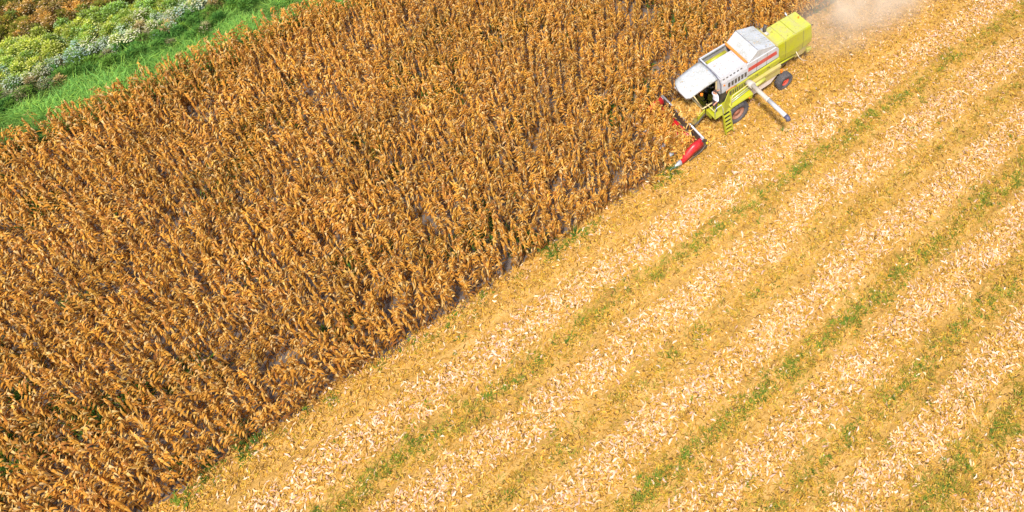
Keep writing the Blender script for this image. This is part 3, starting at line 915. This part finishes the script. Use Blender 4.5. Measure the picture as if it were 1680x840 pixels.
for y_ in (-.42, -.24, .24, .42):
    box('work_light', 2.80, 2.90, y_ - .06, y_ + .06, 3.24, 3.35, M['steel'], H, .015)
# --- unloading auger swung out to the left
tube('auger_elbow', [(-.98, 1.10, 2.35), (-.97, 1.38, 2.50), (-.96, 1.62, 2.56)], .20, M['pipe'], H, 16)
tube('auger_pipe', [(-.96, 1.62, 2.55), (-.96, 2.85, 2.55)], .135, M['pipe'], H, 18)
tube('auger_pipe', [(-.96, 2.85, 2.55), (-.96, 4.30, 2.55)], .132, M['white'], H, 18)
tube('pipe_collar', [(-.96, 2.80, 2.55), (-.96, 2.90, 2.55)], .148, M['skirt'], H, 18)
tube('auger_spout', [(-.96, 4.29, 2.55), (-.96, 4.45, 2.53), (-.96, 4.52, 2.42)], .142, M['navy'], H, 16)

# --- cab
CB = bpy.data.objects.new('cab', None); COL.objects.link(CB); CB.parent = H
# roof: crowned panel, rounded front corners, sloping forward
nx, ny = 12, 9
V, F = [], []
for i in range(nx):
    t = i / (nx - 1)
    x_ = .93 + 2.04 * t
    hw = .80 - .05 * t - .15 * max(0, (t - .86) / .14) ** 2
    for j in range(ny):
        s_ = -1 + 2 * j / (ny - 1)
        V.append((x_ - .14 * t * max(0, -s_) - .05 * t * s_ * s_, s_ * hw, 3.80 - .30 * t ** 1.5 + .05 * (1 - s_ * s_) - (.05 if abs(s_) == 1 else 0)))
for i in range(nx - 1):
    for j in range(ny - 1):
        F.append((i * ny + j, (i + 1) * ny + j, (i + 1) * ny + j + 1, i * ny + j + 1))
nb = len(V)
V += [(a, b * .97, c - .16) for a, b, c in V]
F += [tuple(nb + q for q in f)[::-1] for f in F]
rim_ = [i * ny for i in range(nx)] + [(nx - 1) * ny + j for j in range(1, ny)] + [i * ny + ny - 1 for i in range(nx - 2, -1, -1)] + [j for j in range(ny - 2, 0, -1)]
for a, b in zip(rim_, rim_[1:] + rim_[:1]): F.append((a, b, nb + b, nb + a))
pm('roof', V, F, M['roof'], CB, smooth=False)
for p in CB.children[0].data.polygons: p.use_smooth = True
tube('roof_trim', [(2.92 - .10 * abs(s_), s_ * .50, 3.37) for s_ in (-1, -.5, 0, .5, 1)], .03, M['dark'], CB, 8)
zb, zt = 1.98, 3.46
fb, ft = 1.92, 2.55                       # windscreen foot and head
def quadpane(name, pts_, th, mat, nrm):
    nrm = Vector(nrm) * th
    V = [Vector(p) for p in pts_] + [Vector(p) - nrm for p in pts_]
    return pm(name, [tuple(v_) for v_ in V], BOXF, mat, CB)
quadpane('windscreen', [(fb, -.70, zb), (fb, .70, zb), (ft, .70, zt), (ft, -.70, zt)], .008, M['glass'], (1, 0, 0))
for s_ in (1, -1):
    pts_ = [(1.02, .745 * s_, zb), (fb - .03, .745 * s_, zb), (ft - .03, .745 * s_, zt), (1.02, .745 * s_, zt)]
    quadpane('side_window', pts_, .008, M['glass'], (0, s_, 0))
    tube('front_pillar', [(fb, .73 * s_, zb), (ft, .73 * s_, zt + .1)], .032, M['cream'] if s_ > 0 else M['dark'], CB, 8)
    box('rear_pillar', .90, 1.01, .69 * s_ - .05, .69 * s_ + .05, 1.8, 3.64, M['cream'], CB, .01)
box('cab_rear', .895, .93, -.64, .64, 1.8, 3.6, M['white'], CB, 0)
tube('sill', [(fb + .01, -.76, zb - .03), (fb + .01, .78, zb - .03)], .045, M['cream'], CB, 8)
tube('sill', [(fb, .78, zb - .03), (1.0, .78, zb - .03)], .04, M['cream'], CB, 8)
box('floor', .95, 1.90, -.72, .74, 1.80, 1.94, M['lime'], CB, .02)
box('seat', 1.10, 1.55, -.28, .22, 2.05, 2.42, M['seat'], CB, .06)
box('seat_back', 1.02, 1.16, -.28, .22, 2.40, 3.05, M['seat'], CB, .05)
tube('steering_column', [(1.84, -.03, 1.95), (1.72, -.03, 2.62)], .04, M['dark'], CB, 8)
tube('steering_wheel', [(1.70 + .19 * math.cos(a) * .9, -.03 + .19 * math.sin(a), 2.64 + .19 * math.cos(a) * .3) for a in [2 * math.pi * i / 16 for i in range(17)]], .018, M['dark'], CB, 6)
box('console', 1.30, 1.80, -.62, -.36, 1.95, 2.60, M['dark'], CB, .03)
tube('beacon', [(2.05, .83, 3.24), (2.05, .83, 3.36)], .075, M['lamp'], CB, 12)
tube('beacon_arm', [(2.05, .74, 3.22), (2.05, .84, 3.22)], .02, M['dark'], CB, 6)
tube('mirror_arm', [(2.5, -.74, 3.40), (2.62, -1.05, 3.35), (2.60, -1.08, 3.05)], .018, M['dark'], CB, 6)
box('mirror', 2.56, 2.60, -1.18, -.98, 2.72, 3.10, M['dark'], CB, .015)

# --- platform, ladder, rails on the left
PL = bpy.data.objects.new('boarding_platform', None); COL.objects.link(PL); PL.parent = H
box('floor_plate', .55, 1.72, .80, 1.62, 1.66, 1.72, M['lime'], PL, .012)
pm('side_plate', [(.45, 1.36, 1.72), (1.06, 1.62, 1.72), (1.00, 1.50, 2.55), (.45, 1.20, 2.75), (.43, 1.39, 1.72), (1.04, 1.65, 1.72), (.98, 1.53, 2.55), (.43, 1.23, 2.75)], BOXF, M['lime'], PL, .008)
box('front_plate', 1.72, 1.76, .85, 1.30, 1.45, 1.82, M['lime'], PL, .01)
LD = bpy.data.objects.new('ladder', None); COL.objects.link(LD); LD.parent = H
for x_ in (.72, 1.20):
    pm('rail', [(x_ - .025, 1.60, 1.72), (x_ + .025, 1.60, 1.72), (x_ + .025, 1.74, 1.72), (x_ - .025, 1.74, 1.72), (x_ - .025, 1.86, .28), (x_ + .025, 1.86, .28), (x_ + .025, 2.02, .28), (x_ - .025, 2.02, .28)], BOXF, M['lime'], LD, .008)
for i in range(5):
    t = (i + .6) / 5.2
    y_ = 1.61 + .26 * t; z_ = 1.72 - 1.44 * t
    box('rung', .75, 1.17, y_ + .02, y_ + .13, z_ - .02, z_ + .02, M['lime'], LD, .006)
tube('hand_rail', [(1.70, 1.58, 1.72), (1.72, 1.60, 2.45), (1.62, 1.62, 2.62), (1.30, 1.62, 2.62), (1.22, 1.66, 2.3), (1.22, 1.72, 1.75)], .020, M['steel'], PL, 8)
tube('hand_rail', [(1.72, .86, 1.72), (1.74, .86, 2.30), (1.73, 1.58, 2.34)], .018, M['cream'], PL, 8)
tube('grab_bar', [(.62, 1.24, 2.72), (.60, 1.20, 2.86), (.18, 1.14, 2.80), (-.20, 1.12, 2.66)], .024, M['orange'], PL, 8)

# --- feeder house
FD = prism('feeder_house', [(1.75, 1.10), (1.75, 1.72), (2.78, 1.15), (2.78, .45)], -.62, .62, M['dusty'], H, .03)
pm('feeder_side', [(1.70, .63, 1.15), (2.2, .63, .92), (2.2, .63, 1.36), (1.70, .63, 1.66), (1.70, .72, 1.15), (2.2, .72, .92), (2.2, .72, 1.36), (1.70, .72, 1.66)], BOXF, M['lime'], FD, .02)

# --- corn header
HD = bpy.data.objects.new('corn_header', None); COL.objects.link(HD); HD.parent = H
box('back_wall', 2.74, 2.82, -1.86, 1.86, .30, 1.12, M['dark'], HD, .02)
tube('top_tube', [(2.76, -1.92, 1.17), (2.76, 1.92, 1.17)], .055, M['steel'], HD, 12)
box('trough', 2.80, 3.22, -1.84, 1.84, .26, .33, M['dark'], HD, .0)
tube('cross_auger', [(3.02, -1.82, .55), (3.02, 1.82, .55)], .11, M['red'], HD, 12)
V, F = [], []
for i in range(97):
    a = i / 96 * 2 * math.pi * 8; y_ = -1.8 + 3.6 * i / 96
    for r_ in (.10, .22): V.append((3.02 + r_ * math.cos(a), y_, .55 + r_ * math.sin(a)))
F = [(2 * i, 2 * i + 1, 2 * i + 3, 2 * i + 2) for i in range(96)]
pm('auger_flighting', V, F, M['dark'], HD)
for k_ in range(5):
    y_ = -1.44 + .72 * k_
    for s_ in (-1, 1):
        box('deck_plate', 3.22, 4.25, y_ + s_ * .10 - .055, y_ + s_ * .10 + .055, .40, .44, M['dark'], HD, .006)

def snout(y_, outer):
    """hood from the trough forward, then a pointed steel cone"""
    S = bpy.data.objects.new('end_divider' if outer else 'snout', None); COL.objects.link(S); S.parent = HD
    hw, ht = (.24, .46) if outer else (.22, .30)
    zb0 = 1.14 if outer else .70
    secs = [(2.86 if outer else 3.18, zb0, hw), (3.5, zb0 - .12 if outer else .60, hw), (4.05, .60 if outer else .50, hw * .82), (4.25, .42, hw * .62)]
    V, F = [], []
    kk = 9
    def ring(x_, z_, w_, h_):
        for i in range(kk):
            a = math.pi * i / (kk - 1)
            V.append((x_, y_ + w_ * math.cos(a), z_ - h_ + h_ * math.sin(a) ** .8))
    for x_, z_, w_ in secs: ring(x_, z_, w_, ht * (w_ / hw))
    for s in range(len(secs) - 1):
        for i in range(kk - 1): F.append((s * kk + i, s * kk + i + 1, (s + 1) * kk + i + 1, (s + 1) * kk + i))
        F.append((s * kk + kk - 1, s * kk, (s + 1) * kk, (s + 1) * kk + kk - 1))
    F.append(tuple(range(kk))); F.append(tuple(range((len(secs) - 1) * kk, len(secs) * kk))[::-1])
    o_ = pm('hood', V, F, M['red'], S)
    for p in o_.data.polygons: p.use_smooth = len(p.vertices) == 4
    V, F = [], []
    w4 = hw * .66; h4 = ht * .62
    cone = [(4.26, .41, w4, h4), (4.6, .27, w4 * .6, h4 * .6), (4.98 if outer else 4.92, .13, .02, .03)]
    for x_, z_, w_, h_ in cone: ring(x_, z_, w_, h_)
    for s in range(2):
        for i in range(kk - 1): F.append((s * kk + i, s * kk + i + 1, (s + 1) * kk + i + 1, (s + 1) * kk + i))
        F.append((s * kk + kk - 1, s * kk, (s + 1) * kk, (s + 1) * kk + kk - 1))
    F.append(tuple(range(kk))); F.append(tuple(range(2 * kk, 3 * kk))[::-1])
    o_ = pm('cone_tip', V, F, M['steel'], S)
    for p in o_.data.polygons: p.use_smooth = len(p.vertices) == 4
    if outer:
        box('hinge', 2.78, 2.96, y_ - .10, y_ + .10, .95, 1.10, M['steel'], S, .02)
for k_ in range(6): snout(-1.80 + .72 * k_, k_ in (0, 5))
for s_ in (1, -1):
    y0_, y1_ = sorted((1.90 * s_, 1.97 * s_))
    prism('end_plate', [(2.55, .22), (2.55, .95), (2.80, 1.15), (3.3, .72), (3.55, .30)], y0_, y1_, M['dark'], HD, .02)
tube('side_bar', [(2.50, 2.02, .85), (3.05, 2.06, .42), (3.85, 2.04, .22)], .035, M['dark'], HD, 8)
box('yellow_marker', 2.60, 2.72, 2.04, 2.14, .80, .92, M['yellow'], HD, .02)
box('yellow_marker', 3.34, 3.42, 1.98, 2.02, .55, .63, M['yellow'], HD, .01)

# ------------------------------------------------------------------ straw caught on the feeder and the header
cacc = Acc()
def spill(nn, x0, x1, y0, y1, zf, vars_, smin, smax, cols=((.62, .36, .07), (.68, .44, .15), (.50, .25, .04), (.30, .14, .03))):
    P = np.stack([rng.uniform(x0, x1, nn), rng.uniform(y0, y1, nn), np.zeros(nn)], 1)
    P[:, 2] = zf(P[:, 0], P[:, 1]) + rng.uniform(0, .05, nn)
    P += np.array([-19.6, -23.0, 0])
    Tm = np.einsum('kij,kjl->kil', tiltm(rng.uniform(0, 6.28, nn), np.abs(rng.normal(0, .4, nn))), rotz(rng.uniform(0, 6.28, nn))) * rng.uniform(smin, smax, nn)[:, None, None]
    tt = palette(nn, cols, [3, 2, 2, 1])
    vi = rng.integers(0, len(vars_), nn)
    for j in range(len(vars_)): cacc.scatter(vars_[j], Tm[vi == j], P[vi == j], tt[vi == j])
spill(900, 1.95, 2.75, -.62, .62, lambda x, y: 1.72 - (x - 1.75) * .553, FLAKE, .8, 1.6)
spill(800, 2.85, 3.25, -1.8, 1.8, lambda x, y: .45 + 0 * x, FLAKE, .8, 1.5)
spill(650, 3.2, 4.2, -1.75, 1.75, lambda x, y: .46 + 0 * x, FLAKE, .9, 1.7)
spill(1300, 1.4, 2.75, -1.8, 1.8, lambda x, y: .03 + 0 * x, FLAKE, .8, 1.6)
spill(30, .95, 2.75, -.72, .72, lambda x, y: 3.86 - .30 * ((x - .93) / 2.04) ** 1.5, SHRED, .3, .6)
spill(30, -3.0, -1.85, -.9, .9, lambda x, y: 4.31 + (x + 1.8) * .348, SHRED, .3, .6)
spill(40, -6.2, -3.5, -.66, .66, lambda x, y: 3.33 + 0 * x, SHRED, .3, .6)
spill(30, -.9, .75, -.28, .85, lambda x, y: 3.83 + 0 * x, SHRED, .3, .6)
CORNY = ((.50, .25, .04), (.58, .34, .08), (.42, .18, .03), (.22, .09, .02))
spill(330, 3.15, 4.35, -1.7, 1.75, lambda x, y: .40 + .45 * rng.random(len(x)), FLAKE, 1.0, 2.0, CORNY)
spill(60, 4.2, 5.0, .95, 1.7, lambda x, y: .05 + .25 * rng.random(len(x)), FLAKE, 1.0, 2.0, CORNY)
o = link('caught_straw', cacc.mesh('caught_straw', M['litter']))
tag(o, 'golden straw and broken leaves lying on the header and feeder house', 'straw', kind='stuff')

# ------------------------------------------------------------------ person riding on the platform
def person():
    Vv, E, Rr = [], [], []
    def add(p, r, par=None):
        Vv.append(p); Rr.append(r)
        if par is not None: E.append((par, len(Vv) - 1))
        return len(Vv) - 1
    # local: faces +x, feet at z 0
    pel = add((0, 0, .92), (.15, .11))
    sp1 = add((.01, 0, 1.10), (.145, .105), pel)
    sp2 = add((.03, 0, 1.30), (.165, .115), sp1)
    sp3 = add((.04, 0, 1.42), (.13, .09), sp2)
    nk = add((.055, 0, 1.49), (.055, .055), sp3)
    hd0 = add((.07, 0, 1.56), (.075, .085), nk)
    hd1 = add((.08, 0, 1.65), (.082, .10), hd0)
    add((.075, 0, 1.72), (.06, .07), hd1)
    add((.165, 0, 1.615), (.018, .018), hd0)              # nose
    tips = {}
    for s in (1, -1):
        hip = add((0, .095 * s, .86), (.09, .09), pel)
        kn = add((.04, .10 * s, .48), (.062, .062), hip)
        an = add((0, .105 * s, .09), (.045, .045), kn)
        hl = add((-.02, .105 * s, .04), (.045, .04), an)
        add((.16, .115 * s, .035), (.04, .03), hl)
        sh = add((.03, .18 * s, 1.40), (.065, .065), sp3)
        if s > 0:
            el = add((.10, .30, 1.18), (.047, .047), sh); wr_ = add((.26, .26, 1.06), (.032, .032), el); hv = Vector((.9, -.2, -.3))
        else:
            el = add((-.22, -.22, 1.24), (.047, .047), sh); wr_ = add((-.50, -.16, 1.16), (.032, .032), el); hv = Vector((-1, .1, -.25))
        hv.normalize()
        sd = hv.cross(Vector((0, 0, 1))).normalized()
        w0 = Vector(Vv[wr_]); pm_ = w0 + hv * .07
        pa = add(tuple(pm_), (.034, .020), wr_)
        for f, (off, ln) in enumerate(((-.030, .062), (-.010, .075), (.010, .072), (.030, .058))):
            b = pm_ + hv * .03 + sd * off
            i1 = add(tuple(b), (.010, .010), pa); i2 = add(tuple(b + hv * ln * .5 - Vector((0, 0, .01))), (.009, .009), i1)
            add(tuple(b + hv * ln * .8 - Vector((0, 0, .04))), (.008, .008), i2)
        t1 = add(tuple(w0 + hv * .035 + sd * .04 * s), (.012, .012), wr_); add(tuple(w0 + hv * .075 + sd * .055 * s - Vector((0, 0, .02))), (.009, .009), t1)
    me_ = bpy.data.meshes.new('person')
    me_.from_pydata(Vv, E, [])
    ob = bpy.data.objects.new('person_cage', me_); COL.objects.link(ob)
    sk = ob.modifiers.new('skin', 'SKIN'); sk.use_smooth_shade = True
    for i, r in enumerate(Rr):
        me_.skin_vertices[0].data[i].radius = r
    me_.skin_vertices[0].data[0].use_root = True
    sb_ = ob.modifiers.new('sub', 'SUBSURF'); sb_.levels = 2; sb_.render_levels = 2
    dg = bpy.context.evaluated_depsgraph_get()
    ev = ob.evaluated_get(dg)
    me2 = bpy.data.meshes.new_from_object(ev)
    bpy.data.objects.remove(ob)
    me2.materials.clear()
    for q in ('shirt', 'trousers', 'skin', 'rubber'): me2.materials.append(M[q])
    for p in me2.polygons:
        c = p.center
        arm = math.hypot(c.x, c.y) > .24 and c.z > .95
        if c.z < .10: k_ = 3
        elif c.z < .97 and not arm: k_ = 1
        elif c.z > 1.47 or (c.x < -.30 and c.z > 1.0) or (c.x > .17 and c.z < 1.2): k_ = 2
        else: k_ = 0
        p.material_index = k_
        p.use_smooth = True
    return me2
PE = link('person', person(), None)
PE.location = (-19.6 + 1.34, -23.0 + 1.14, 1.72)
PE.rotation_euler = (0, 0, R(8))
tag(PE, 'person in pale shirt and dark trousers standing on the cab platform, holding a rail', 'person')
V, F = [], []
for i in range(7):
    for j in range(12):
        a = 2 * math.pi * j / 12; e = math.pi / 2 * (1 - i / 6 * 1.05)
        V.append((.055 + .105 * math.cos(e) * math.cos(a) - .02 * (i / 6), .092 * math.cos(e) * math.sin(a), 1.665 + .105 * math.sin(e)))
for i in range(6):
    for j in range(12): F.append((i * 12 + j, i * 12 + (j + 1) % 12, (i + 1) * 12 + (j + 1) % 12, (i + 1) * 12 + j))
pm('hair', V, F, M['hair'], PE, smooth=True)

# ------------------------------------------------------------------ dust blown out behind
def dust_mat():
    mt = bpy.data.materials.new('dust'); mt.use_nodes = True
    nt = mt.node_tree; N = nt.nodes; L = nt.links
    N.remove(N['Principled BSDF'])
    pv = N.new('ShaderNodeVolumePrincipled')
    pv.inputs['Color'].default_value = (1.0, .88, .71, 1)
    pv.inputs['Anisotropy'].default_value = -0.12
    tc = N.new('ShaderNodeTexCoord')
    n = noise(N, L, tc.outputs['Object'], 0.55, 4, 0.6)
    mr = N.new('ShaderNodeMapRange'); mr.inputs['From Min'].default_value = .33; mr.inputs['From Max'].default_value = .75
    L.new(n.outputs['Fac'], mr.inputs['Value'])
    # soft fall-off towards the cloud's skin
    ln = N.new('ShaderNodeVectorMath'); ln.operation = 'LENGTH'
    mp = N.new('ShaderNodeMapping'); mp.inputs['Location'].default_value = (0, 0, 0)
    mp.inputs['Scale'].default_value = (1 / 8.6, 1 / 3.6, 1 / 2.15)
    L.new(tc.outputs['Object'], mp.inputs[0]); L.new(mp.outputs[0], ln.inputs[0])
    fo = N.new('ShaderNodeMapRange'); fo.inputs['From Min'].default_value = 1.0; fo.inputs['From Max'].default_value = 0.0
    fo.interpolation_type = 'SMOOTHSTEP'
    L.new(ln.outputs['Value'], fo.inputs['Value'])
    mu = N.new('ShaderNodeMath'); mu.operation = 'MULTIPLY'
    L.new(mr.outputs[0], mu.inputs[0]); L.new(fo.outputs[0], mu.inputs[1])
    m2 = N.new('ShaderNodeMath'); m2.operation = 'MULTIPLY'; m2.inputs[1].default_value = 0.95
    L.new(mu.outputs[0], m2.inputs[0]); L.new(m2.outputs[0], pv.inputs['Density'])
    L.new(pv.outputs[0], N['Material Output'].inputs['Volume'])
    return mt
bm = bmesh.new()
bmesh.ops.create_icosphere(bm, subdivisions=3, radius=1.0)
for v_ in bm.verts: v_.co = Vector((v_.co.x * 8.6, v_.co.y * 3.6, v_.co.z * 2.15))
me = bpy.data.meshes.new('dust_cloud'); bm.to_mesh(me); bm.free(); me.materials.append(dust_mat())
DU = link('dust_cloud', me, None, (-31.6, -22.3, 2.2))
cacc = Acc()
spill(420, -13.5, -6.4, -1.7, 1.9, lambda x, y: np.abs(rng.normal(0, 1, len(x))) * (.25 + .9 * np.exp(-((x + 7.2) / 1.6) ** 2)) + .05, SHRED, .5, 1.0)
tag(link('flying_chaff', cacc.mesh('flying_chaff', M['litter'])), 'bits of chaff flying in the dust behind the combine', 'chaff', kind='stuff')
tag(DU, 'pale dust blown out behind the combine harvester', 'dust', kind='stuff')
